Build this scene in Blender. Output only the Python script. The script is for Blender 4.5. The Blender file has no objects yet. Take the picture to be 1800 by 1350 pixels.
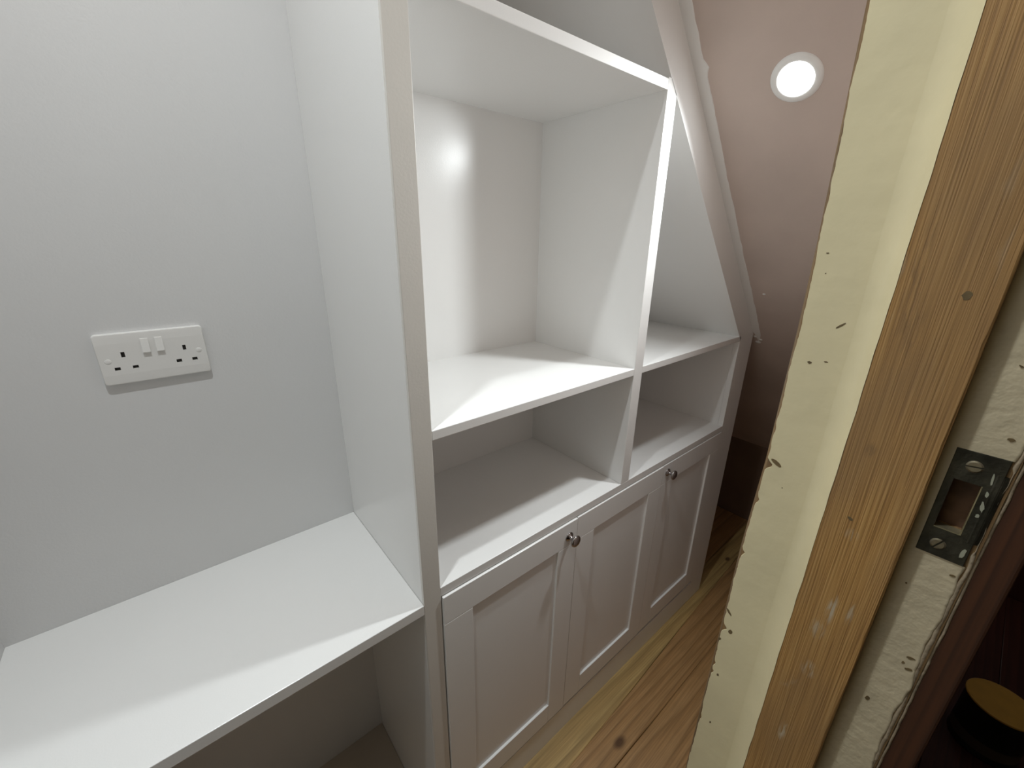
import bpy, bmesh, math, random
from mathutils import Vector, Matrix
from mathutils.noise import noise as noise3

# ------------------------------------------------------------------ scene
S = bpy.context.scene
COL = S.collection
random.seed(4)

# camera (hand-held ultra-wide phone, standing in the doorway)
cd = bpy.data.cameras.new('camera')
cam = bpy.data.objects.new('camera', cd)
COL.objects.link(cam)
cd.sensor_width = 36.0
cd.lens = 728.53 / 1800 * 36.0
cd.clip_start = 0.01
CP = Vector((-0.266386, -0.568007, 1.495097))
CR = Vector((0.768633, -0.639524, 0.014575))
CU = Vector((0.203237, 0.265743, 0.942377))
CF = Vector((0.606546, 0.721381, -0.334234))
M = Matrix.Identity(4)
for i in range(3):
    M[i][0], M[i][1], M[i][2], M[i][3] = CR[i], CU[i], -CF[i], CP[i]
cam.matrix_world = M
S.camera = cam

# world: fill light added for the landing, entering by a made-up ceiling opening
W = bpy.data.worlds.new('world')
S.world = W
W.use_nodes = True
W.node_tree.nodes['Background'].inputs[0].default_value = (0.85, 0.78, 0.7, 1)
W.node_tree.nodes['Background'].inputs[1].default_value = 0.35

# slope of the roof: NX*x + NZ*z = D0 (45 degrees, falling towards +x)
NX, NZ, D0 = -0.7191, -0.6949, -1.78479
def slope_z(x): return (D0 - NX * x) / NZ
def slope_x(z): return (D0 - NZ * z) / NX
SN = Vector((NX, 0, NZ)).normalized()
ZC = 2.56                                   # flat ceiling

# the two recessed downlights
LAMP_W, LAMP_C = 3.4, (0.95, 1.0, 1.01)
L1 = Vector((0.7525, -0.188, slope_z(0.7525)))
L2 = Vector((-0.28, -0.19, ZC))
def lamp(name, loc, nrm, watts, spread):
    d = bpy.data.lights.new(name, 'AREA')
    d.shape = 'DISK'; d.size = 0.05; d.energy = watts; d.color = LAMP_C; d.spread = math.radians(spread)
    o = bpy.data.objects.new(name, d); COL.objects.link(o)
    o.location = loc + nrm * 0.006
    o.rotation_euler = nrm.to_track_quat('-Z', 'Y').to_euler()
    return o
lamp('downlight_beam', L1, SN, LAMP_W * 0.88, 143)
lamp('downlight_beam.001', L2, Vector((0, 0, -1)), LAMP_W * 1.05, 114)

S.view_settings.view_transform = 'Standard'
S.view_settings.look = 'None'
S.view_settings.gamma = 1.0
S.view_settings.use_curve_mapping = False
S.view_settings.exposure = 0.3
S.cycles.max_bounces = 12
S.cycles.diffuse_bounces = 8
S.cycles.use_denoising = True

# ------------------------------------------------------------------ materials
def mat(name, col, rough=0.5, metal=0.0, var=0.0, vscale=6.0, bump=0.0, bscale=300.0, spec=0.5):
    m = bpy.data.materials.new(name); m.use_nodes = True
    nt = m.node_tree; b = nt.nodes['Principled BSDF']
    b.inputs['Base Color'].default_value = (*col, 1)
    b.inputs['Roughness'].default_value = rough
    b.inputs['Metallic'].default_value = metal
    b.inputs['Specular IOR Level'].default_value = spec
    tc = nt.nodes.new('ShaderNodeTexCoord')
    if var:
        n = nt.nodes.new('ShaderNodeTexNoise'); n.inputs['Scale'].default_value = vscale; n.inputs['Detail'].default_value = 5
        nt.links.new(tc.outputs['Object'], n.inputs['Vector'])
        r = nt.nodes.new('ShaderNodeValToRGB')
        r.color_ramp.elements[0].position = 0.3; r.color_ramp.elements[1].position = 0.7
        r.color_ramp.elements[0].color = (*[c * (1 - var) for c in col], 1)
        r.color_ramp.elements[1].color = (*[min(1, c * (1 + var)) for c in col], 1)
        nt.links.new(n.outputs['Fac'], r.inputs['Fac'])
        nt.links.new(r.outputs['Color'], b.inputs['Base Color'])
    if bump:
        n2 = nt.nodes.new('ShaderNodeTexNoise'); n2.inputs['Scale'].default_value = bscale; n2.inputs['Detail'].default_value = 3
        nt.links.new(tc.outputs['Object'], n2.inputs['Vector'])
        bp = nt.nodes.new('ShaderNodeBump'); bp.inputs['Strength'].default_value = bump; bp.inputs['Distance'].default_value = 0.002
        nt.links.new(n2.outputs['Fac'], bp.inputs['Height'])
        nt.links.new(bp.outputs['Normal'], b.inputs['Normal'])
    return m

def wood(name, ca, cb, cdark, axis, ring=70.0, rough=0.5, bump=0.3, stretch=0.06, knots=True, kscale=7.0, spread=3.0):
    """long-grained softwood: wave bands across the board, stretched along `axis`"""
    m = bpy.data.materials.new(name); m.use_nodes = True
    nt = m.node_tree; L = nt.links.new; b = nt.nodes['Principled BSDF']
    b.inputs['Roughness'].default_value = rough
    tc = nt.nodes.new('ShaderNodeTexCoord')
    oi = nt.nodes.new('ShaderNodeObjectInfo')
    off = nt.nodes.new('ShaderNodeVectorMath'); off.operation = 'ADD'
    cmb = nt.nodes.new('ShaderNodeCombineXYZ')
    mu = nt.nodes.new('ShaderNodeMath'); mu.operation = 'MULTIPLY'; mu.inputs[1].default_value = 9.0
    L(oi.outputs['Random'], mu.inputs[0])
    for i in range(3): L(mu.outputs[0], cmb.inputs[i])
    L(tc.outputs['Object'], off.inputs[0]); L(cmb.outputs[0], off.inputs[1])
    mp = nt.nodes.new('ShaderNodeMapping')
    sc = [1, 1, 1]; sc[axis] = stretch
    mp.inputs['Scale'].default_value = sc
    L(off.outputs[0], mp.inputs['Vector'])
    # warp the bands so that they wander
    nz = nt.nodes.new('ShaderNodeTexNoise'); nz.inputs['Scale'].default_value = 6.0; nz.inputs['Detail'].default_value = 2
    L(mp.outputs[0], nz.inputs['Vector'])
    sub = nt.nodes.new('ShaderNodeMath'); sub.operation = 'MULTIPLY'; sub.inputs[1].default_value = spread
    L(nz.outputs['Fac'], sub.inputs[0])
    sep = nt.nodes.new('ShaderNodeSeparateXYZ'); L(mp.outputs[0], sep.inputs[0])
    sq = nt.nodes.new('ShaderNodeMath'); sq.operation = 'MULTIPLY'; sq.inputs[1].default_value = ring
    L(sep.outputs[1], sq.inputs[0])
    ad = nt.nodes.new('ShaderNodeMath'); ad.operation = 'ADD'
    L(sq.outputs[0], ad.inputs[0]); L(sub.outputs[0], ad.inputs[1])
    si = nt.nodes.new('ShaderNodeMath'); si.operation = 'FRACT'
    L(ad.outputs[0], si.inputs[0])
    r = nt.nodes.new('ShaderNodeValToRGB'); e = r.color_ramp.elements
    e[0].position = 0.0; e[0].color = (*ca, 1)
    e[1].position = 1.0; e[1].color = (*ca, 1)
    x = e.new(0.55); x.color = (*cb, 1)
    x = e.new(0.86); x.color = (*[c * 0.72 for c in cb], 1)
    L(si.outputs[0], r.inputs['Fac'])
    # broad colour drift
    n2 = nt.nodes.new('ShaderNodeTexNoise'); n2.inputs['Scale'].default_value = 9.0; n2.inputs['Detail'].default_value = 6
    L(off.outputs[0], n2.inputs['Vector'])
    rr = nt.nodes.new('ShaderNodeMapRange'); rr.inputs[1].default_value = 0.35; rr.inputs[2].default_value = 0.75
    rr.inputs[3].default_value = 0.0; rr.inputs[4].default_value = 0.55
    L(n2.outputs['Fac'], rr.inputs[0])
    mx = nt.nodes.new('ShaderNodeMix'); mx.data_type = 'RGBA'
    L(rr.outputs[0], mx.inputs['Factor']); L(r.outputs['Color'], mx.inputs['A'])
    mx.inputs['B'].default_value = (*[c * 0.8 for c in cb], 1)
    last = mx.outputs['Result']
    fm = nt.nodes.new('ShaderNodeMapping'); fs = [260, 260, 260]; fs[axis] = 6
    fm.inputs['Scale'].default_value = fs; L(off.outputs[0], fm.inputs['Vector'])
    fn = nt.nodes.new('ShaderNodeTexNoise'); fn.inputs['Scale'].default_value = 1.0; fn.inputs['Detail'].default_value = 3
    L(fm.outputs[0], fn.inputs['Vector'])
    fr = nt.nodes.new('ShaderNodeMapRange'); fr.inputs[1].default_value = 0.3; fr.inputs[2].default_value = 0.7; fr.inputs[3].default_value = 0.78; fr.inputs[4].default_value = 1.12
    L(fn.outputs['Fac'], fr.inputs[0])
    fx = nt.nodes.new('ShaderNodeVectorMath'); fx.operation = 'SCALE'
    L(last, fx.inputs[0]); L(fr.outputs[0], fx.inputs['Scale']); last = fx.outputs[0]
    if knots:
        mk = nt.nodes.new('ShaderNodeMapping'); sk = [1, 1, 1]; sk[axis] = 0.55
        mk.inputs['Scale'].default_value = sk; L(off.outputs[0], mk.inputs['Vector'])
        vo = nt.nodes.new('ShaderNodeTexVoronoi'); vo.inputs['Scale'].default_value = kscale
        L(mk.outputs[0], vo.inputs['Vector'])
        kr = nt.nodes.new('ShaderNodeMapRange'); kr.inputs[1].default_value = 0.05; kr.inputs[2].default_value = 0.11
        kr.inputs[3].default_value = 0.85; kr.inputs[4].default_value = 0.0
        L(vo.outputs['Distance'], kr.inputs[0])
        m2 = nt.nodes.new('ShaderNodeMix'); m2.data_type = 'RGBA'
        L(kr.outputs[0], m2.inputs['Factor']); L(last, m2.inputs['A']); m2.inputs['B'].default_value = (*cdark, 1)
        last = m2.outputs['Result']
    L(last, b.inputs['Base Color'])
    bp = nt.nodes.new('ShaderNodeBump'); bp.inputs['Strength'].default_value = bump; bp.inputs['Distance'].default_value = 0.0012
    bp.invert = True
    L(si.outputs[0], bp.inputs['Height']); L(bp.outputs['Normal'], b.inputs['Normal'])
    return m

SCUFFS = ((-0.5355, 1.1721, 0.0045, 0.02, 0.85), (-0.5484, 1.1778, 0.003, 0.016, 0.6), (-0.5309, 1.1443, 0.007, 0.014, 0.55), (-0.5348, 1.094, 0.008, 0.012, 0.52), (-0.5317, 0.9967, 0.0045, 0.016, 0.8), (-0.5313, 1.2546, 0.006, 0.007, 0.55), (-0.5181, 1.4789, 0.006, 0.05, 0.45), (-0.5247, 1.4347, 0.01, 0.03, 0.4), (-0.5254, 1.3347, 0.006, 0.008, 0.5))      # (y, z, half width, half height, strength) of paint scuffs and dirt on the stop
def pine_strip():
    """stripped door stop: close, slightly broken vertical ridges, dirt near the paint, pale scuffs"""
    m = bpy.data.materials.new('stripped_pine'); m.use_nodes = True
    nt = m.node_tree; L = nt.links.new; b = nt.nodes['Principled BSDF']; b.inputs['Roughness'].default_value = 0.55
    tc = nt.nodes.new('ShaderNodeTexCoord')
    def nz(scale, sc, detail=3, dist=0.0):
        mp = nt.nodes.new('ShaderNodeMapping'); mp.inputs['Scale'].default_value = sc
        n = nt.nodes.new('ShaderNodeTexNoise'); n.inputs['Scale'].default_value = scale; n.inputs['Detail'].default_value = detail
        n.inputs['Distortion'].default_value = dist
        L(tc.outputs['Object'], mp.inputs[0]); L(mp.outputs[0], n.inputs['Vector']); return n.outputs['Fac']
    def ramp(src, *st):
        r = nt.nodes.new('ShaderNodeValToRGB'); e = r.color_ramp.elements
        e[0].position, e[0].color = st[0][0], (*st[0][1], 1); e[1].position, e[1].color = st[-1][0], (*st[-1][1], 1)
        for p, c in st[1:-1]: x = e.new(p); x.color = (*c, 1)
        L(src, r.inputs['Fac']); return r.outputs['Color']
    def mix(f, a_, b_):
        x = nt.nodes.new('ShaderNodeMix'); x.data_type = 'RGBA'; L(f, x.inputs['Factor'])
        for k, v in (('A', a_), ('B', b_)):
            if isinstance(v, tuple): x.inputs[k].default_value = (*v, 1)
            else: L(v, x.inputs[k])
        return x.outputs['Result']
    fine = nz(1.0, (1, 900, 9), 2, 0.3)
    c = ramp(fine, (0.34, (0.34, 0.175, 0.052)), (0.50, (0.52, 0.285, 0.09)), (0.68, (0.62, 0.37, 0.135)))
    broad = nz(14, (1, 1, 0.35), 4)
    c = mix(ramp(broad, (0.40, (0, 0, 0)), (0.66, (0.6, 0.6, 0.6))), c, (0.30, 0.185, 0.09))
    scuff = nz(34, (1, 1.4, 0.35), 5, 0.6)
    c = mix(ramp(scuff, (0.66, (0, 0, 0)), (0.76, (0.45, 0.45, 0.45))), c, (0.50, 0.42, 0.30))
    streak = ramp(nz(1.0, (1, 420, 60), 3, 0.5), (0.42, (0, 0, 0)), (0.60, (1, 1, 1)))
    for y, z, ry, rz, amt in SCUFFS:
        mp = nt.nodes.new('ShaderNodeMapping'); mp.vector_type = 'POINT'
        mp.inputs['Location'].default_value = (0, -y / ry, -z / rz); mp.inputs['Scale'].default_value = (0.0, 1 / ry, 1 / rz)
        L(tc.outputs['Object'], mp.inputs[0])
        ln = nt.nodes.new('ShaderNodeVectorMath'); ln.operation = 'LENGTH'; L(mp.outputs[0], ln.inputs[0])
        mr = nt.nodes.new('ShaderNodeMapRange'); mr.inputs[1].default_value = 0.35; mr.inputs[2].default_value = 1.0; mr.inputs[3].default_value = amt; mr.inputs[4].default_value = 0.0
        L(ln.outputs['Value'], mr.inputs[0])
        mm = nt.nodes.new('ShaderNodeMath'); mm.operation = 'MULTIPLY'; L(mr.outputs[0], mm.inputs[0]); L(streak, mm.inputs[1])
        c = mix(mm.outputs[0], c, (0.62, 0.54, 0.40) if amt > 0.5 else (0.2, 0.12, 0.06))
    L(c, b.inputs['Base Color'])
    bp = nt.nodes.new('ShaderNodeBump'); bp.inputs['Strength'].default_value = 0.55; bp.inputs['Distance'].default_value = 0.001
    L(fine, bp.inputs['Height']); L(bp.outputs['Normal'], b.inputs['Normal'])
    return m

def emit(name, col, st):
    m = bpy.data.materials.new(name); m.use_nodes = True
    b = m.node_tree.nodes['Principled BSDF']
    b.inputs['Base Color'].default_value = (0.8, 0.8, 0.8, 1)
    b.inputs['Emission Color'].default_value = (*col, 1)
    b.inputs['Emission Strength'].default_value = st
    return m

WHITE = mat('white_satin_paint', (0.825, 0.825, 0.815), 0.26, bump=0.06, bscale=420, var=0.012, vscale=3)
DIMWHITE = mat('light_toned_stile_white', (0.71, 0.69, 0.65), 0.45, bump=0.07, bscale=260, var=0.02, vscale=5)  # rougher white paint; dim warm light on the stile put into its colour
WALLW = mat('white_wall_paint', (0.695, 0.695, 0.695), 0.40, bump=0.14, bscale=260, var=0.015, vscale=3)
DAUB = mat('white_paint_daub', (0.76, 0.75, 0.73), 0.45, bump=0.3, bscale=120)
PLASTER = mat('bare_pink_plaster', (0.55, 0.452, 0.40), 0.75, var=0.08, vscale=5, bump=0.25, bscale=60)
KNEE = mat('shade_toned_knee_wall', (0.20, 0.13, 0.09), 0.8, var=0.1)  # shade under the eaves put into the wall's colour
SMUDGE = mat('brown_smudge', (0.50, 0.41, 0.23), 0.5, var=0.2, vscale=150)
PLASTIC = mat('white_plastic', (0.78, 0.77, 0.75), 0.28)
SLOTD = mat('dark_slot', (0.03, 0.028, 0.025), 0.6)
CHROME = mat('chrome', (0.42, 0.40, 0.40), 0.14, metal=1.0)
CREAM = mat('cream_gloss_paint', (0.83, 0.74, 0.48), 0.36, var=0.05, vscale=14, bump=0.22, bscale=70)
CHALK = mat('off_white_old_paint', (0.68, 0.59, 0.41), 0.5, var=0.08, vscale=22, bump=0.6, bscale=90)
FLAKE = mat('paint_edge_flake', (0.42, 0.34, 0.24), 0.6, var=0.25, vscale=60, bump=0.6, bscale=150)
BRONZE = mat('tarnished_brass', (0.055, 0.052, 0.038), 0.42, metal=0.55, var=0.5, vscale=45, bump=0.35, bscale=140)
GLINT = mat('brass_highlight', (0.50, 0.46, 0.30), 0.35, metal=0.8, var=0.3, vscale=60)  # pale brass standing in for light caught on the latch hole edges
SCREWM = mat('dull_screw_metal', (0.30, 0.26, 0.18), 0.4, metal=0.7, var=0.3, vscale=90)
VERDI = mat('pale_paint_residue', (0.42, 0.43, 0.33), 0.6)
CHIPM = mat('bare_wood_chip', (0.17, 0.12, 0.055), 0.6, var=0.3, vscale=80)
PINE = pine_strip()
CORE = wood('bare_frame_wood', (0.30, 0.19, 0.085), (0.25, 0.15, 0.065), (0.1, 0.05, 0.02), 2, ring=160, knots=False, bump=0.2)
POCKET = mat('old_dark_wood', (0.12, 0.065, 0.035), 0.8, var=0.3, vscale=90)
BROWNW = wood('brown_stained_wood', (0.095, 0.034, 0.012), (0.075, 0.026, 0.009), (0.03, 0.012, 0.006), 2, ring=120, rough=0.7, knots=False, bump=0.2)
BOARD = wood('waxed_pine_floor', (0.46, 0.275, 0.12), (0.415, 0.235, 0.095), (0.07, 0.03, 0.012), 0, ring=26, rough=0.38, bump=0.15, stretch=0.10, kscale=6.0, spread=5.0)
BOARDY = wood('pale_pine_strip', (0.52, 0.365, 0.15), (0.48, 0.32, 0.125), (0.07, 0.03, 0.015), 0, ring=24, rough=0.45, bump=0.15, stretch=0.10, kscale=9.0, spread=4.0)
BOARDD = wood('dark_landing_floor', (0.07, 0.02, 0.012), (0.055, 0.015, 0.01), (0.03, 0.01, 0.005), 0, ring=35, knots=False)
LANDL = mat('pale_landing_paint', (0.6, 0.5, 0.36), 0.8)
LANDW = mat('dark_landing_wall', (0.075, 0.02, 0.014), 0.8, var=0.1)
SUB = mat('subfloor', (0.05, 0.035, 0.02), 0.9)
TAUPE = mat('grey_brown_board', (0.50, 0.44, 0.37), 0.6, var=0.05)
TINB = mat('dark_green_tin', (0.012, 0.02, 0.014), 0.4)
TINL = mat('amber_tin_lid', (0.60, 0.36, 0.065), 0.5, var=0.1, vscale=20)
TINP = mat('tin_paper_band', (0.10, 0.085, 0.07), 0.6)
LENS = emit('lit_downlight_lens', LAMP_C, 40.0)

# ------------------------------------------------------------------ builders
def link(name, bm, m, parent=None, smooth=False):
    me = bpy.data.meshes.new(name)
    bmesh.ops.recalc_face_normals(bm, faces=bm.faces)
    bm.to_mesh(me); bm.free()
    me.materials.append(m)
    if smooth:
        for p in me.polygons: p.use_smooth = True
    o = bpy.data.objects.new(name, me); COL.objects.link(o)
    if parent: o.parent = parent
    return o

def bevel(bm, w, seg=2):
    if w > 0:
        bmesh.ops.bevel(bm, geom=list(bm.edges), offset=w, offset_type='OFFSET', segments=seg, profile=0.5, affect='EDGES', clamp_overlap=True)

def box_bm(x0, x1, y0, y1, z0, z1, bv=0.0, bm=None):
    b = bmesh.new()
    bmesh.ops.create_cube(b, size=1.0)
    for v in b.verts:
        v.co = Vector(((x0 + x1) / 2 + v.co.x * (x1 - x0), (y0 + y1) / 2 + v.co.y * (y1 - y0), (z0 + z1) / 2 + v.co.z * (z1 - z0)))
    bevel(b, bv)
    if bm is None: return b
    me = bpy.data.meshes.new('tmp'); b.to_mesh(me); b.free(); bm.from_mesh(me); bpy.data.meshes.remove(me)
    return bm

def box(name, x0, x1, y0, y1, z0, z1, m, parent=None, bv=0.0):
    return link(name, box_bm(x0, x1, y0, y1, z0, z1, bv), m, parent)

def prism_bm(pts, y0, y1, bv=0.0):
    """polygon in x-z extruded along y"""
    b = bmesh.new()
    a = [b.verts.new((x, y0, z)) for x, z in pts]
    c = [b.verts.new((x, y1, z)) for x, z in pts]
    n = len(pts)
    b.faces.new(a); b.faces.new(c[::-1])
    for i in range(n): b.faces.new((a[i], c[i], c[(i + 1) % n], a[(i + 1) % n]))
    bmesh.ops.recalc_face_normals(b, faces=b.faces)
    bevel(b, bv)
    return b
def prism(name, pts, y0, y1, m, parent=None, bv=0.0): return link(name, prism_bm(pts, y0, y1, bv), m, parent)

def lathe_bm(prof, n=32, mtx=None):
    """profile of (radius, height) turned about local z"""
    b = bmesh.new(); rings = []
    for r, h in prof:
        if r < 1e-6: rings.append([b.verts.new((0, 0, h))])
        else: rings.append([b.verts.new((r * math.cos(2 * math.pi * k / n), r * math.sin(2 * math.pi * k / n), h)) for k in range(n)])
    for A, B in zip(rings, rings[1:]):
        for k in range(n):
            j = (k + 1) % n
            if len(A) == 1 and len(B) == 1: continue
            if len(A) == 1: b.faces.new((A[0], B[k], B[j]))
            elif len(B) == 1: b.faces.new((A[k], A[j], B[0]))
            else: b.faces.new((A[k], A[j], B[j], B[k]))
    if mtx is not None: bmesh.ops.transform(b, matrix=mtx, verts=b.verts)
    return b

def noise(t, seed):
    return noise3(Vector((t, seed * 7.31, seed * 3.17)))

def facing(loc, nrm):
    return Matrix.Translation(loc) @ Vector(nrm).to_track_quat('Z', 'Y').to_matrix().to_4x4()

def empty(name, loc=(0, 0, 0)):
    o = bpy.data.objects.new(name, None); COL.objects.link(o); o.location = loc; o.empty_display_size = 0.05
    return o
def thing(o, label, cat, group=None):
    o['label'] = label; o['category'] = cat
    if group: o['group'] = group
    return o
def struct(o, label=None):
    o['kind'] = 'structure'
    if label: o['label'] = label
    return o
def place(o, parent):
    """parent an object built in world coordinates to a moved empty"""
    o.parent = parent; o.matrix_parent_inverse = Matrix.Translation(parent.location).inverted()
    return o

# ------------------------------------------------------------------ dimensions
A, B, Cc, XRI, XO = 0.0366, 0.6159, 0.6522, 1.2353, 1.3416      # stile, divider, right stile
D = 0.3718                                                     # depth of shelves and recess
ZMS, ZMB, ZCT, ZDT, ZDB = 1.1850, 1.1667, 0.8459, 0.8217, 0.1159
ZH0, ZH1 = 1.7841, 1.8034
ZK, ZKB, XL = 0.8257, 0.8030, -0.5928                          # desk top, underside, left wall
YW0, YW1 = -0.602, -0.4455                                     # the doorway wall: landing side, room side
XKN, ZKN = 2.0400, slope_z(2.0400)                             # knee wall under the eaves
XJ = 0.1690                                                    # plane of the jamb reveal
XS = 0.1536                                                    # face of the door stop
XOP = -0.60                                                    # other side of the door opening
ZHD = 2.02                                                     # door head

# ------------------------------------------------------------------ setting
floor = struct(box('floor', -2.2, 2.6, -2.4, 0.42, -0.06, -0.024, SUB), 'old waxed pine floorboards running along the fitted unit')
def board(y00, y01, y10, y11, x0, x1, m, dz=0.0):
    """one floorboard, y00..y01 wide at x0 and y10..y11 at x1"""
    b = bmesh.new(); n = 8; g = 0.0004
    top = []
    for i in range(n + 1):
        t = i / n; x = x0 + (x1 - x0) * t
        wob = 0.0015 * math.sin(7 * x + 40 * y00)
        a, c = y00 + (y10 - y00) * t + g + wob, y01 + (y11 - y01) * t - g + wob
        top.append([b.verts.new((x, yy, zz)) for yy, zz in ((a, -0.022), (a, -0.0016 + dz), (a + 0.0018, dz), (c - 0.0018, dz), (c, -0.0016 + dz), (c, -0.022))])
    for P, Q in zip(top, top[1:]):
        for k in range(5): b.faces.new((P[k], P[k + 1], Q[k + 1], Q[k]))
    b.faces.new(top[0]); b.faces.new(top[-1][::-1])
    return link('floorboard', b, m, floor)
X0B, X1B = -0.59, 2.03
def j1(x): return -0.107 + 0.0505 * x
board(j1(X0B), 0.05, j1(X1B), 0.062, X0B, X1B, BOARDY)
board(0.05, 0.21, 0.062, 0.215, X0B, X1B, BOARD)
board(0.21, 0.37, 0.215, 0.37, X0B, X1B, BOARD)
ys = [-0.174, -0.305, -0.43]
board(ys[0], j1(X0B), ys[0], j1(X1B), X0B, X1B, BOARD, 0.0015)
board(ys[1], ys[0], ys[1], ys[0], X0B, X1B, BOARD)
board(ys[2], ys[1], ys[2], ys[1], X0B, X1B, BOARD, 0.001)
board(YW0 - 0.01, ys[2], YW0 - 0.01, ys[2], XOP + 0.03, XJ, BOARD)
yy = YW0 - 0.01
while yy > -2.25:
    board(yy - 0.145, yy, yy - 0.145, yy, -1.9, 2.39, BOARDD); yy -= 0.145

wall_back = struct(box('wall_back', XL - 0.12, XKN + 0.12, D, D + 0.1, -0.024, ZC + 0.05, WALLW), 'white painted wall behind the desk recess')
wall_left = struct(box('wall_left', XL - 0.1, XL, YW1, D, -0.024, ZC + 0.05, WALLW), 'white painted wall at the left end of the desk')
wall_knee = struct(box('wall_right', XKN, XKN + 0.1, YW0, D, -0.024, ZKN + 0.03, KNEE), 'low plaster wall under the eaves, coloured dark for the shade there')

# doorway wall, room side plaster (three pieces round the opening)
wf = box_bm(XJ + 0.030, XKN, YW0, YW1 - 0.004, -0.024, 2.5)
wall_front = bmesh.new()
b2 = prism_bm([(XJ + 0.030, -0.024), (XKN, -0.024), (XKN, ZKN + 0.02), (slope_x(ZC) , ZC + 0.02), (XJ + 0.030, slope_z(XJ + 0.03) + 0.02)][:3] + [(XJ + 0.030, slope_z(XJ + 0.03) + 0.02)], YW0, YW1 - 0.004)
wf.free()
me = bpy.data.meshes.new('tmp'); b2.to_mesh(me); b2.free(); wall_front.from_mesh(me)
box_bm(-2.0, XOP - 0.03, YW0, YW1 - 0.004, -0.024, ZC + 0.02, 0, wall_front)
box_bm(XOP - 0.03, XJ + 0.030, YW0, YW1 - 0.004, ZHD + 0.03, ZC + 0.02, 0, wall_front)
wall_front = struct(link('wall_front', wall_front, PLASTER), 'bare plaster wall round the doorway')

# ceiling: flat part, sloping part, ragged band of white paint along the unit
ceiling = struct(box('ceiling', XL - 0.1, slope_x(ZC) + 0.05, YW0, D + 0.05, ZC, ZC + 0.06, PLASTER), 'bare pink plaster ceiling')
th = 0.05
x0, x1 = slope_x(ZC) - 0.0, XKN + 0.09
prism('sloping_ceiling', [(x0, ZC), (x1, slope_z(x1)), (x1 + th, slope_z(x1) + th), (x0 + th, ZC + th)], YW0, D + 0.05, PLASTER, ceiling)
def slope_pt(s, y, off):
    """point on the roof slope: s metres down from x=0, off metres below it"""
    dx = Vector((-NZ, 0, NX)).normalized()
    p = Vector((0.0, 0, slope_z(0.0))) + dx * s
    p.y = y
    return p + SN * off
def smax(x): return x / Vector((-NZ, 0, NX)).normalized().x
b = bmesh.new(); rows = []
s0, s1, n = smax(0.02), smax(1.372), 210
for i in range(n + 1):
    t = i / n; s = s0 + (s1 - s0) * t
    w = 0.0238 + 0.0030 * noise(s * 9, 3) + 0.0016 * noise(s * 34, 7) + 0.0008 * noise(s * 110, 2)
    w += 0.0065 * math.exp(-((s - smax(0.7083)) / 0.010) ** 4)
    if s > s1 - 0.05: w -= 0.010 * ((s - s1 + 0.05) / 0.05) ** 2
    y_in = 0.0 if s < smax(1.335) else -0.004 - 0.010 * ((s - smax(1.335)) / (s1 - smax(1.335)))
    rows.append([b.verts.new(slope_pt(s, y, o)) for y, o in ((y_in, 0.0), (y_in, 0.0012), (-w + 0.002, 0.0014), (-w, 0.0))])
for P, Q in zip(rows, rows[1:]):
    for k in range(3): b.faces.new((P[k], P[k + 1], Q[k + 1], Q[k]))
link('paint_band', b, DAUB, ceiling)['label'] = 'ragged white paint band on the pink plaster beside the trim'
# dried filler drips at the band's lower end and specks on the slope
for s, y, r in ((smax(1.374), -0.010, 0.010), (smax(1.362), -0.019, 0.008), (smax(1.352), -0.006, 0.008), (smax(1.19), -0.060, 0.005)):
    bm = lathe_bm([(0, 0.0022), (r * 0.6, 0.0018), (r, 0)], 12)
    bmesh.ops.scale(bm, vec=(1.0, 0.75, 1), verts=bm.verts)
    bmesh.ops.transform(bm, matrix=facing(slope_pt(s, y, 0), SN), verts=bm.verts)
    link('plaster_blob', bm, DAUB, ceiling, True)

# landing beyond the doorway (dark)
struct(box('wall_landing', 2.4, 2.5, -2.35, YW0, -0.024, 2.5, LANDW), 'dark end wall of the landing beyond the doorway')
lw = bmesh.new()
box_bm(-2.1, 2.5, -2.45, -2.35, -0.024, 2.5, 0, lw)
box_bm(-2.1, -2.0, -2.35, YW0, -0.024, 2.5, 0, lw)
struct(link('wall_landing', lw, LANDL), 'unlit landing walls outside the doorway')
lc = box_bm(-2.1, 1.3, -2.45, YW0, 2.5, 2.56)
box_bm(1.3, 2.5, -2.45, -1.9, 2.5, 2.56, 0, lc)
box_bm(1.3, 2.5, -0.9, YW0, 2.5, 2.56, 0, lc)  # gap left in the unseen ceiling for the added fill light
struct(link('ceiling', lc, LANDL), 'landing ceiling with an unseen opening added to let in fill light')

# ------------------------------------------------------------------ fitted shelving unit
unit = thing(empty('shelving_unit', (0, 0, 0)), 'white painted fitted shelving unit with open cubbies above three panelled doors', 'shelving')
BV = 0.0011
ZT = slope_z(A) - 0.001
box('side_panel', 0.0, A, 0.0062, D, 0.0, ZT, WHITE, unit, BV)
box('stile', 0.0, A, 0.0, 0.006, 0.0, ZT, DIMWHITE, unit, BV)
SOFF = 0.0805 / math.hypot(NX, NZ)                     # trim board width across the slope
def trim_z(x): return (D0 + 0.0805 - NX * x) / NZ
def trim_x(z): return (D0 + 0.0805 - NZ * z) / NX
prism('divider', [(B, ZCT), (Cc, ZCT), (Cc, trim_z(Cc) + 0.004), (trim_x(ZH1), ZH1 + 0.003), (B, ZH1 + 0.003)] if trim_x(ZH1) > B + 0.002 else
      [(B, ZCT), (Cc, ZCT), (Cc, trim_z(Cc) + 0.004), (B, trim_z(B) + 0.004)], 0.0, D, WHITE, unit, BV)
box('shelf', A, B, 0.0, D, ZMB, ZMS, WHITE, unit, BV)
box('shelf', Cc, XRI + 0.004, 0.0, D, ZMB, ZMS, WHITE, unit, BV)
box('countertop', A, XRI, 0.0, D, ZDT + 0.003, ZCT, WHITE, unit, BV)['label'] = 'white board over the three doors'
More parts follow.
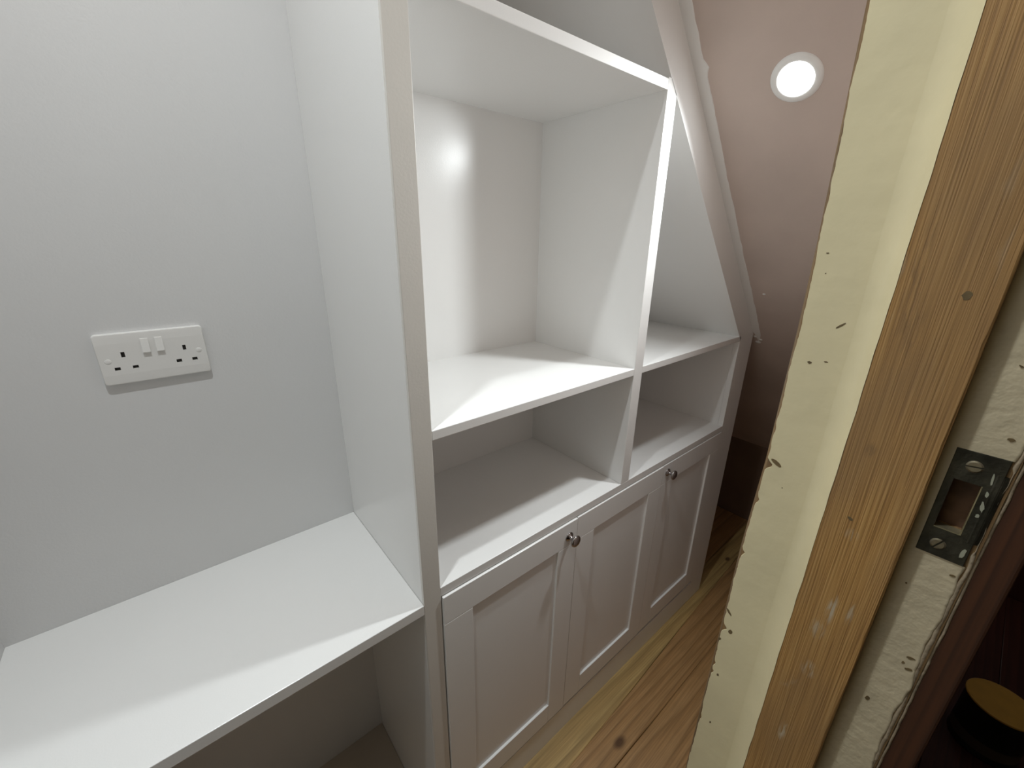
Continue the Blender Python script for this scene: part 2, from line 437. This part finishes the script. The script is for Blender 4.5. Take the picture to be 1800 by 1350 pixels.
box('back_panel', A, XRI, D - 0.003, D - 0.0002, ZCT, ZH0 + 0.12, WHITE, unit)
box('header', A, B, 0.0, D, ZH0, ZH1, WHITE, unit, BV)
# right stile, its top cut by the roof slope, and the end panel
prism('stile', [(XRI, 0.0), (XO, 0.0), (XO, slope_z(XO) - 0.001), (XRI, trim_z(XRI) )], 0.0, 0.018, WHITE, unit)
prism('end_panel', [(XRI, 0.0), (XRI + 0.018, 0.0), (XRI + 0.018, trim_z(XRI) - 0.02), (XRI, trim_z(XRI))], 0.0185, D, WHITE, unit)
# sloped trim board on the front, and sloped soffit inside
tr = [(A, trim_z(A)), (XRI, trim_z(XRI)), (XO, slope_z(XO) - 0.0005), (A, slope_z(A) - 0.001)]
prism('sloped_trim', tr, 0.0, 0.018, WHITE, unit)
prism('sloped_soffit', [(A, trim_z(A)), (XRI, trim_z(XRI)), (XRI + 0.012, trim_z(XRI)), (A + 0.012, trim_z(A))], 0.018, D, WHITE, unit)
box('plinth', A, XRI, 0.0, 0.018, 0.0, ZDB - 0.0135, WHITE, unit, BV)
box('base_panel', A, XRI, 0.034, D, ZDB - 0.034, ZDB - 0.018, WHITE, unit)
# door rebate rail
box('door_rail', A, XRI, 0.016, 0.036, ZDT - 0.04, ZDT + 0.003, WHITE, unit)
PR = 0.0030                                             # doors stand proud of the frame
def cabinet_door(x0, x1, pl, pr, pt, pb, knob_x=None, knob_z=None, label=None, PR=PR):
    d = empty('door', (x0, 0, ZDB)); d.parent = unit
    if label: d['label'] = label
    y0, y1 = -PR, 0.0145
    z0, z1 = ZDB, ZDT
    def p(name, *a, bv=0.0013, m=WHITE): return place(box(name, *a, m, None, bv), d)
    p('stile', x0, pl, y0, y1, z0, pt - 0.0003); p('stile', pr, x1, y0, y1, z0, pt - 0.0003)
    p('rail', x0, x1, y0, y1, pt, z1)
    p('rail', pl + 0.0003, pr - 0.0003, y0, y1, z0, pb)
    p('panel', pl - 0.002, pr + 0.002, y0 + 0.0062, y1 - 0.003, pb - 0.002, pt + 0.002, bv=0)
    if knob_x:
        prof = [(0, 0.0), (0.0128, 0.0), (0.0132, 0.0012), (0.0128, 0.0026), (0.0104, 0.0034), (0.0098, 0.0050), (0.0072, 0.0062), (0.0052, 0.0090), (0.0048, 0.0130), (0.0056, 0.0160),
                (0.0110, 0.0178), (0.0150, 0.0200), (0.0162, 0.0224), (0.0152, 0.0252), (0.0115, 0.0276), (0.0060, 0.0290), (0, 0.0293)]
        k = link('knob', lathe_bm(prof, 40, facing(Vector((knob_x, y0, knob_z)), (0, -1, 0))), CHROME, None, True)
        k['label'] = 'small round chrome knob'
        place(k, d)
    return d
cabinet_door(0.0391, 0.4350, 0.1085, 0.3689, 0.7510, 0.1884, 0.4050, 0.7800, 'wide left door with a chrome knob at its top right', 0.0045)
cabinet_door(0.4374, 0.8386, 0.5086, 0.7687, 0.7510, 0.1884, None, None, 'middle door without a knob')
cabinet_door(0.8410, XRI - 0.0008, 0.9079, 0.1697 + 1.0, 0.7510, 0.1884, 0.8690, 0.7895, 'right door with a chrome knob at its top left', 0.0016)

# ------------------------------------------------------------------ desk in the recess
desk = thing(empty('fitted_desk', (XL / 2, D / 2, 0.0)), 'white painted fitted desk spanning the recess left of the shelving unit', 'desk')
place(box('worktop', XL, -0.0004, 0.0, D, ZKB, ZK, WHITE, None, BV), desk)
place(box('base_panel', XL, -0.0004, 0.012, D, 0.0008, 0.018, TAUPE, None, BV), desk)['label'] = 'grey-brown base board on the floor of the recess'

# ------------------------------------------------------------------ double socket
SX, SZ, SW, SH, ST = -0.3686, 1.2497, 0.146, 0.086, 0.0095
sock = thing(empty('double_socket', (SX + SW / 2, D, SZ + SH / 2)), 'white double wall socket with two rocker switches on the wall above the desk', 'socket')
def rrect(w, h, r, n=5):
    P = []
    for cx, cz, a0 in ((w / 2 - r, h / 2 - r, 0), (-w / 2 + r, h / 2 - r, 90), (-w / 2 + r, -h / 2 + r, 180), (w / 2 - r, -h / 2 + r, 270)):
        for k in range(n + 1):
            a = math.radians(a0 + 90 * k / n); P.append((cx + r * math.cos(a), cz + r * math.sin(a)))
    return P
# faceplate: curved fall along the top and bottom edges; slot openings are real holes
HOLES = [(29.7, 44.8, 34.8, 54.6), (17.1, 24.2, 24.5, 29.7), (40.0, 24.5, 47.6, 29.7), (112.2, 45.3, 117.1, 54.8), (99.3, 24.5, 107.0, 30.3), (122.1, 24.8, 129.8, 30.2)]
b = bmesh.new(); rings = []
for ins, yo in ((0.0, 0.0), (0.0, 0.0070), (0.0005, 0.0080), (0.0016, 0.0085), (0.0060, 0.0089), (0.0130, 0.0093), (0.0165, ST)):
    insx = min(ins, 0.0012 + 0.0 * ins)
    rings.append([b.verts.new((x, -yo, z)) for x, z in rrect(SW - 2 * insx, SH - 2 * ins, 0.005)])
for P, Q in zip(rings, rings[1:]):
    for k in range(len(P)): b.faces.new((P[k], P[(k + 1) % len(P)], Q[(k + 1) % len(Q)], Q[k]))
b.faces.new(rings[-1]); b.faces.new(rings[0][::-1])
plate = link('faceplate', b, PLASTIC)
cut = bmesh.new()
for x0, z0, x1, z1 in HOLES:
    box_bm((x0 / 1000 - SW / 2), (x1 / 1000 - SW / 2), -0.02, -0.003, (z0 / 1000 - SH / 2), (z1 / 1000 - SH / 2), 0, cut)
def subtract(o, cut_bm):
    """boolean difference applied to the mesh, cutter removed"""
    c = link('cutter', cut_bm, SLOTD)
    md = o.modifiers.new('cut', 'BOOLEAN'); md.operation = 'DIFFERENCE'; md.object = c; md.solver = 'EXACT'
    dg = bpy.context.evaluated_depsgraph_get()
    me = bpy.data.meshes.new_from_object(o.evaluated_get(dg))
    o.modifiers.clear(); o.data = me
    bpy.data.objects.remove(c)
    return o
subtract(plate, cut)
plate.parent = sock
for x0, z0, x1, z1 in HOLES:
    box('pin_slot', x0 / 1000 - SW / 2 + 0.0001, x1 / 1000 - SW / 2 - 0.0001, -0.0050, -0.0031, z0 / 1000 - SH / 2 + 0.0001, z1 / 1000 - SH / 2 - 0.0001, SLOTD, sock)
for xc in (0.0635, 0.0822):
    b = bmesh.new()
    pr = [(-ST - 0.0006, 0.0738), (-ST - 0.0040, 0.0500), (-ST + 0.002, 0.0494), (-ST + 0.002, 0.0742)]
    xa, xb = xc - 0.0052 - SW / 2, xc + 0.0052 - SW / 2
    va = [b.verts.new((xa, y, z - SH / 2)) for y, z in pr]; vb = [b.verts.new((xb, y, z - SH / 2)) for y, z in pr]
    b.faces.new(va); b.faces.new(vb[::-1])
    for k in range(4): b.faces.new((va[k], vb[k], vb[(k + 1) % 4], va[(k + 1) % 4]))
    bmesh.ops.recalc_face_normals(b, faces=b.faces); bevel(b, 0.0005)
    link('rocker_switch', b, PLASTIC, sock)
for xc, zc in ((0.0118, 0.0408), (0.1345, 0.0425)):
    link('screw_cap', lathe_bm([(0, 0.0004), (0.0038, 0.0004), (0.0043, 0.0001), (0.0043, -0.002)], 24, facing(Vector((xc - SW / 2, -ST, zc - SH / 2)), (0, -1, 0))), PLASTIC, sock, True)

# ------------------------------------------------------------------ downlights
def downlight(loc, nrm, label):
    d = thing(empty('downlight', loc), label, 'light')
    bz = lathe_bm([(0.0310, 0.0005), (0.0310, 0.0030), (0.0330, 0.0042), (0.0400, 0.0036), (0.0445, 0.0018), (0.0455, 0.0)], 48, facing(Vector((0, 0, 0)), nrm))
    link('bezel', bz, PLASTIC, d, True)
    ln = lathe_bm([(0, 0.0022), (0.0308, 0.0022)], 48, facing(Vector((0, 0, 0)), nrm))
    link('lens', ln, LENS, d)
    return d
downlight(L1, SN, 'lit round white downlight set in the sloping pink plaster ceiling')
downlight(L2, Vector((0, 0, -1)), 'lit round white downlight in the flat ceiling high above the desk')

# ------------------------------------------------------------------ door frame in the foreground
door = struct(empty('door_1', (XJ, (YW0 + YW1) / 2, 0)), 'old door frame with cream, bare pine and off white strips')
def arr(z):
    """the worn arris is not straight"""
    T = [(0.0, -0.4462), (0.80, -0.4446), (1.18, -0.4458), (1.285, -0.4490), (1.42, -0.4486), (1.493, -0.4472), (1.66, -0.4412), (2.02, -0.4405)]
    for (za, ya), (zb, yb) in zip(T, T[1:]):
        if z <= zb: return ya + (yb - ya) * (z - za) / (zb - za)
    return T[-1][1]
# jamb board (bare wood), worn along the arris
b = bmesh.new(); rows = []
n = 300
def jag(z, s): return 0.0011 * noise(z * 28, s) + 0.0009 * noise(z * 90, s + 3) + 0.0007 * abs(noise(z * 260, s + 5))
for i in range(n + 1):
    z = ZHD * i / n; ya = arr(z)
    rows.append([b.verts.new(p) for p in ((XJ + 0.0011, YW0, z), (XJ + 0.0011, ya - 0.0045, z), (XJ + 0.0016, ya - 0.0022 + jag(z, 0) * 0.3, z), (XJ + 0.0042, ya, z), (XJ + 0.030, ya, z), (XJ + 0.030, YW0, z))])
for P, Q in zip(rows, rows[1:]):
    for k in range(6): b.faces.new((P[k], P[(k + 1) % 6], Q[(k + 1) % 6], Q[k]))
b.faces.new(rows[0]); b.faces.new(rows[-1][::-1])
jamb = link('jamb', b, CORE)
# strike plate pocket
PZ0, PZ1, PY0, PY1 = 1.2592, 1.3517, -0.5975, -0.5700
HZ0, HZ1, HY0, HY1 = 1.2838, 1.3272, -0.5892, -0.5746
subtract(jamb, box_bm(XJ - 0.01, XJ + 0.014, HY0, HY1, HZ0, HZ1))
place(jamb, door)
# cream skin from the ragged edge to the moulded side of the stop (concave fillet)
b = bmesh.new(); rows = []; n = 700
YF0, YF1 = -0.4930, -0.5090
for i in range(n + 1):
    z = ZHD * i / n
    q = 0.0024 + jag(z, 1.7)
    for zc, dep, wd in ((1.283, .006, .004), (1.06, .005, .004), (0.986, .003, .003), (1.171, .0035, .003), (1.0, .002, .003), (1.24, .0025, .004), (1.32, .0015, .006), (0.9, .002, .004)):
        q += dep * math.exp(-((z - zc) / wd) ** 2)
    ya = arr(z) - q
    fw = 0.0030 * noise(z * 5, 4)
    pts = [(XJ + 0.0011, ya), (XJ, ya - 0.0004), (XJ, arr(z) - 0.013), (XJ, YF0 + 0.004 + fw), (XJ - 0.0006, YF0 + fw), (XJ - 0.0032, YF0 - 0.0058 + fw * .6), (XJ - 0.0080, YF0 - 0.0105 + fw * .4), (XJ - 0.0125, YF1 + 0.0022), (XS - 0.0004, YF1 + 0.0005 * noise(z * 40, 6))]
    rows.append([b.verts.new((x, y, z)) for x, y in pts])
for P, Q in zip(rows, rows[1:]):
    for k in range(8):
        f = b.faces.new((P[k], P[k + 1], Q[k + 1], Q[k])); f.smooth = k > 2
place(link('cream_paint', b, CREAM), door)['label'] = 'cream painted face with a ragged chipped edge'
# door stop, bare pine
b = bmesh.new(); rows = []; n = 240
YS0, YS1 = -0.5636, YF1
for i in range(n + 1):
    z = ZHD * i / n
    e = 0.0007 * noise(z * 22, 9) + 0.0012 * max(0, noise(z * 75, 11) - 0.15)
    rows.append([b.verts.new(p) for p in ((XS + 0.0001, YS1, z), (XS, YS0 + 0.0012 + e, z), (XS + 0.0010, YS0 + e * .5, z), (XJ + 0.001, YS0, z), (XJ + 0.001, YS1, z))])
for P, Q in zip(rows, rows[1:]):
    for k in range(5): b.faces.new((P[k], P[(k + 1) % 5], Q[(k + 1) % 5], Q[k]))
b.faces.new(rows[0]); b.faces.new(rows[-1][::-1])
place(link('door_stop', b, PINE), door)['label'] = 'door stop stripped to bare ridged pine'
# off-white skin in the rebate, cut round the strike plate
def rebate(z0, z1, ya, yb, ragged):
    b = bmesh.new(); rows = []; n = max(2, int((z1 - z0) / 0.003))
    for i in range(n + 1):
        z = z0 + (z1 - z0) * i / n
        y = yb + (0.0022 * noise(z * 18, 13) + 0.0016 * noise(z * 70, 14) + 0.0006 * noise(z * 240, 15) if ragged else 0)
        cols = [ya + (yb - 0.002 - ya) * k / 7 for k in range(7)] + [y + 0.0015, y]
        cols[6] = min(ya, max(cols[6], y + 0.002))
        rows.append([b.verts.new((XJ + random.uniform(-.00006, .00006), yk, z)) for yk in cols] + [b.verts.new((XJ + 0.0011, y - 0.0003, z))])
    for P, Q in zip(rows, rows[1:]):
        for k in range(9): b.faces.new((P[k], P[k + 1], Q[k + 1], Q[k]))
    return link('rebate_paint', b, CHALK, None, True)
YR = -0.5985
for z0, z1, ya, yb, rg in ((0.0, PZ0, YS0, YR, True), (PZ1, ZHD, YS0, YR, True), (PZ0, PZ1, YS0, PY1, False)):
    o = place(rebate(z0, z1, ya, yb, rg) if rg else box('rebate_paint', XJ, XJ + 0.001, yb + 0.0001, ya, z0, z1, CHALK), door)
    o['label'] = 'off white painted rebate beside the pine stop'
# flaking paint layers along the landing-side arris
for yo, x_, m_, sd, hz in ((-0.6000, XJ + 0.0006, FLAKE, 3, 0.0022), (-0.6035, XJ + 0.0022, FLAKE, 8, 0.0016)):
    b = bmesh.new(); rows = []; n = 420
    for i in range(n + 1):
        z = ZHD * i / n
        if 1.270 < z < 1.345 and sd == 3: ww = 0.0006
        else: ww = hz
        e = 0.0012 * noise(z * 16, sd) + 0.0010 * noise(z * 60, sd + 1) + 0.0004 * noise(z * 200, sd + 2)
        rows.append([b.verts.new((x_ + 0.001, yo + ww + e, z)), b.verts.new((x_ - 0.0004, yo + ww * .4 + e, z)), b.verts.new((x_ + 0.0003, yo - ww * .5 + e * .6, z)), b.verts.new((x_ + 0.003, yo - ww, z))])
    for P, Q in zip(rows, rows[1:]):
        for k in range(3): b.faces.new((P[k], P[k + 1], Q[k + 1], Q[k]))
    place(link('flaking_paint', b, m_, None, True), door)
# landing architrave (its inner edge shows) and the rest of the lining
place(box('architrave', XJ + 0.0030, XJ + 0.075, YW0 - 0.0215, YW0 - 0.0005, 0.0, ZHD + 0.07, BROWNW, None, 0.002), door)['label'] = 'dark brown architrave edge'
place(box('architrave', XOP - 0.075, XOP - 0.004, YW0 - 0.0215, YW0 - 0.0005, 0.0, ZHD + 0.07, BROWNW, None, 0.002), door)
place(box('architrave', XOP - 0.004, XJ + 0.003, YW0 - 0.0215, YW0 - 0.0005, ZHD + 0.004, ZHD + 0.07, BROWNW, None, 0.002), door)
place(box('jamb', XOP - 0.03, XOP, YW0, YW1, 0.0, ZHD, CREAM, None, 0.001), door)
place(box('head', XOP - 0.03, XJ + 0.03, YW0, YW1 - 0.003, ZHD + 0.0005, ZHD + 0.03, CREAM, None, 0.001), door)

# chips that go through the cream paint to the wood
def chip(name, y, z, w, h, tilt, x, m, parent, thick=0.0002):
    b = bmesh.new(); n = 11; vs = []
    for k in range(n):
        a = 2 * math.pi * k / n; r = random.uniform(0.72, 1.1)
        dy, dz = w / 2 * r * math.cos(a), h / 2 * r * math.sin(a)
        c, s = math.cos(tilt), math.sin(tilt)
        vs.append((y + dy * c - dz * s, z + dy * s + dz * c))
    A_ = [b.verts.new((x - thick, p, q)) for p, q in vs]; B_ = [b.verts.new((x + 0.0006, p, q)) for p, q in vs]
    b.faces.new(A_); b.faces.new(B_[::-1])
    for k in range(n): b.faces.new((A_[k], B_[k], B_[(k + 1) % n], A_[(k + 1) % n]))
    return place(link(name, b, m), parent)
for y, z, w, h, t in ((-0.4605, 1.2872, 0.0125, 0.0045, 0.45), (-0.4800, 1.4285, 0.0085, 0.0018, -0.75), (-0.4652, 1.3928, 0.0040, 0.0028, 0.2),
                      (-0.4578, 1.0595, 0.0050, 0.0075, 0.1), (-0.4560, 0.9864, 0.0030, 0.0045, 0.0), (-0.4578, 1.4862, 0.0022, 0.0012, 0.1),
                      (-0.4515, 1.0850, 0.0100, 0.0030, 0.8), (-0.4485, 1.0400, 0.0030, 0.005, 0.3), (-0.4610, 0.9050, 0.0022, 0.0045, 0.3),
                      (-0.4770, 1.3960, 0.0030, 0.0014, 0.0), (-0.4600, 1.4700, 0.0010, 0.0010, 0), (-0.4700, 1.2640, 0.0012, 0.0010, 0)):
    chip('paint_chip', y, z, w, h, t, XJ, CHIPM, door)
chip('smudge', -0.4991, 1.5336, 0.0050, 0.0050, 0.5, XJ, SMUDGE, door)
chip('smudge', -0.4990, 1.5400, 0.0042, 0.0022, 0.3, XJ, SMUDGE, door)
chip('smudge', -0.4980, 1.5035, 0.0030, 0.0055, 0.0, XJ, SMUDGE, door)
# pin holes and paint dabs on the pine stop
for y, z, w, h, t, m_ in ((-0.5467, 1.4620, 0.0055, 0.0065, 0.0, CHIPM), (-0.5275, 1.2690, 0.0050, 0.0030, 0.4, CHIPM), (-0.5230, 1.1000, 0.0060, 0.020, 0.15, CHALK),
                          (-0.5300, 1.0920, 0.0025, 0.016, 0.10, CHALK), (-0.5180, 0.9600, 0.0035, 0.0060, 0.2, CHALK), (-0.5330, 1.2000, 0.0045, 0.0030, 0.5, CHALK)):
    if m_ is CHALK:
        continue
    chip('nail_mark', y, z, w, h, t, XS, m_, door, 0.00015)
# bare flecks in the rebate paint
for y, z, w, h, t in ((-0.5925, 1.3668, 0.0042, 0.0028, 0.2), (-0.5830, 1.4180, 0.0030, 0.0012, 0.6), (-0.5945, 1.2480, 0.0038, 0.0020, -0.1), (-0.5930, 1.1560, 0.0060, 0.0030, -0.4), (-0.5900, 1.1480, 0.0022, 0.0030, 0.2), (-0.5945, 1.1440, 0.0050, 0.0030, -0.5),
                      (-0.5790, 1.0900, 0.0030, 0.0060, 0.2), (-0.5730, 1.2240, 0.0014, 0.0020, 0), (-0.5880, 0.9720, 0.0045, 0.0012, -0.6)):
    chip('paint_chip', y, z, w, h, t, XJ - 0.0002, CHIPM, door)

# strike plate with its hole, lip and two slotted screws
sp = bmesh.new()
xp0, xp1 = XJ - 0.0008, XJ + 0.0009
strike = link('strike_plate', box_bm(xp0, xp1, PY0, PY1, PZ0, PZ1, 0.0004, sp), BRONZE)
subtract(strike, box_bm(xp0 - 0.01, xp1 + 0.01, HY0, HY1, HZ0, HZ1))
place(strike, door)
strike['label'] = 'tarnished brass strike plate with a rectangular latch hole'
b = bmesh.new(); rows = []
for z in (1.2800, 1.2835, 1.3350, 1.3390):
    k = 0.35 if z in (1.2800, 1.3390) else 1.0
    rows.append([b.verts.new(p) for p in ((xp0 + 0.0004, -0.5905, z), (xp0 - 0.0001, -0.5945, z), (xp0 + 0.0002, -0.5972 - 0.0006 * k, z), (xp0 + 0.0012, -0.5990 - 0.0010 * k, z), (xp0 + 0.0035, -0.6000 - 0.0012 * k, z))])
for P, Q in zip(rows, rows[1:]):
    for k in range(4): b.faces.new((P[k], P[k + 1], Q[k + 1], Q[k]))
lp = link('strike_lip', b, BRONZE); md = lp.modifiers.new('thickness', 'SOLIDIFY'); md.thickness = 0.0012; md.offset = -1
lp.parent = strike
fb = box('pocket_back', XJ + 0.0125, XJ + 0.0142, HY0, HY1, HZ0, HZ1, POCKET); fb.parent = strike
eb = box('edge_highlight', xp0 - 0.00015, XJ + 0.008, HY0, HY1, HZ0 - 0.0001, HZ0 + 0.0006, GLINT); eb.parent = strike  # painted highlight: lit lower face of the hole
eb2 = box('edge_highlight', xp0 - 0.00025, xp0 + 0.001, HY0 - 0.0005, HY0 + 0.0002, HZ0, HZ1, GLINT); eb2.parent = strike  # painted highlight down the hole's side edge
for y, z, a in ((-0.5820, 1.3405, 0.15), (-0.5806, 1.2700, 1.1)):
    bm = lathe_bm([(0, 0.0006), (0.0036, 0.0007), (0.0047, 0.0001), (0.0047, -0.001)], 28, None)
    mt = facing(Vector((xp0, y, z)), (-1, 0, 0)) @ Matrix.Rotation(a, 4, 'Z')
    bmesh.ops.transform(bm, matrix=mt, verts=bm.verts)
    sc = link('screw', bm, SCREWM)
    ct = box_bm(-0.007, 0.007, -0.0006, 0.0006, -0.0003, 0.003); bmesh.ops.transform(ct, matrix=mt, verts=ct.verts)
    subtract(sc, ct); sc.parent = strike
for y, z, w, h, t in ((-0.5925, 1.3345, 0.0014, 0.010, -0.1), (-0.5930, 1.3225, 0.0020, 0.0050, -0.1), (-0.5935, 1.3120, 0.0024, 0.0085, -0.15), (-0.5932, 1.3040, 0.0022, 0.0030, 0.4), (-0.5945, 1.2700, 0.0030, 0.0100, 0.1)):
    o = chip('paint_residue', y, z, w, h, t, xp0 - 0.0003, VERDI, door)

# ------------------------------------------------------------------ tin on the dark landing floor
tin = thing(empty('paint_tin', (1.456, -0.873, 0.0)), 'round tin with amber lid standing on the dark landing floor', 'tin')
R = 0.0775; H = 0.172
link('body', lathe_bm([(0, 0.001), (R, 0.001), (R + 0.001, 0.004), (R - 0.001, 0.008), (R - 0.001, H - 0.008), (R + 0.001, H - 0.004), (R, H - 0.001), (R - 0.004, H - 0.001), (0, H - 0.002)], 48), TINB, tin, True)
link('lid', lathe_bm([(R + 0.0012, H - 0.003), (R + 0.0015, H + 0.001), (R - 0.002, H + 0.0025), (R - 0.006, H + 0.0005), (R - 0.010, H + 0.0005), (0, H + 0.001)], 48), TINL, tin, True)
link('paper_band', lathe_bm([(R - 0.0005, 0.022), (R - 0.0004, 0.060)], 48), TINP, tin, True)
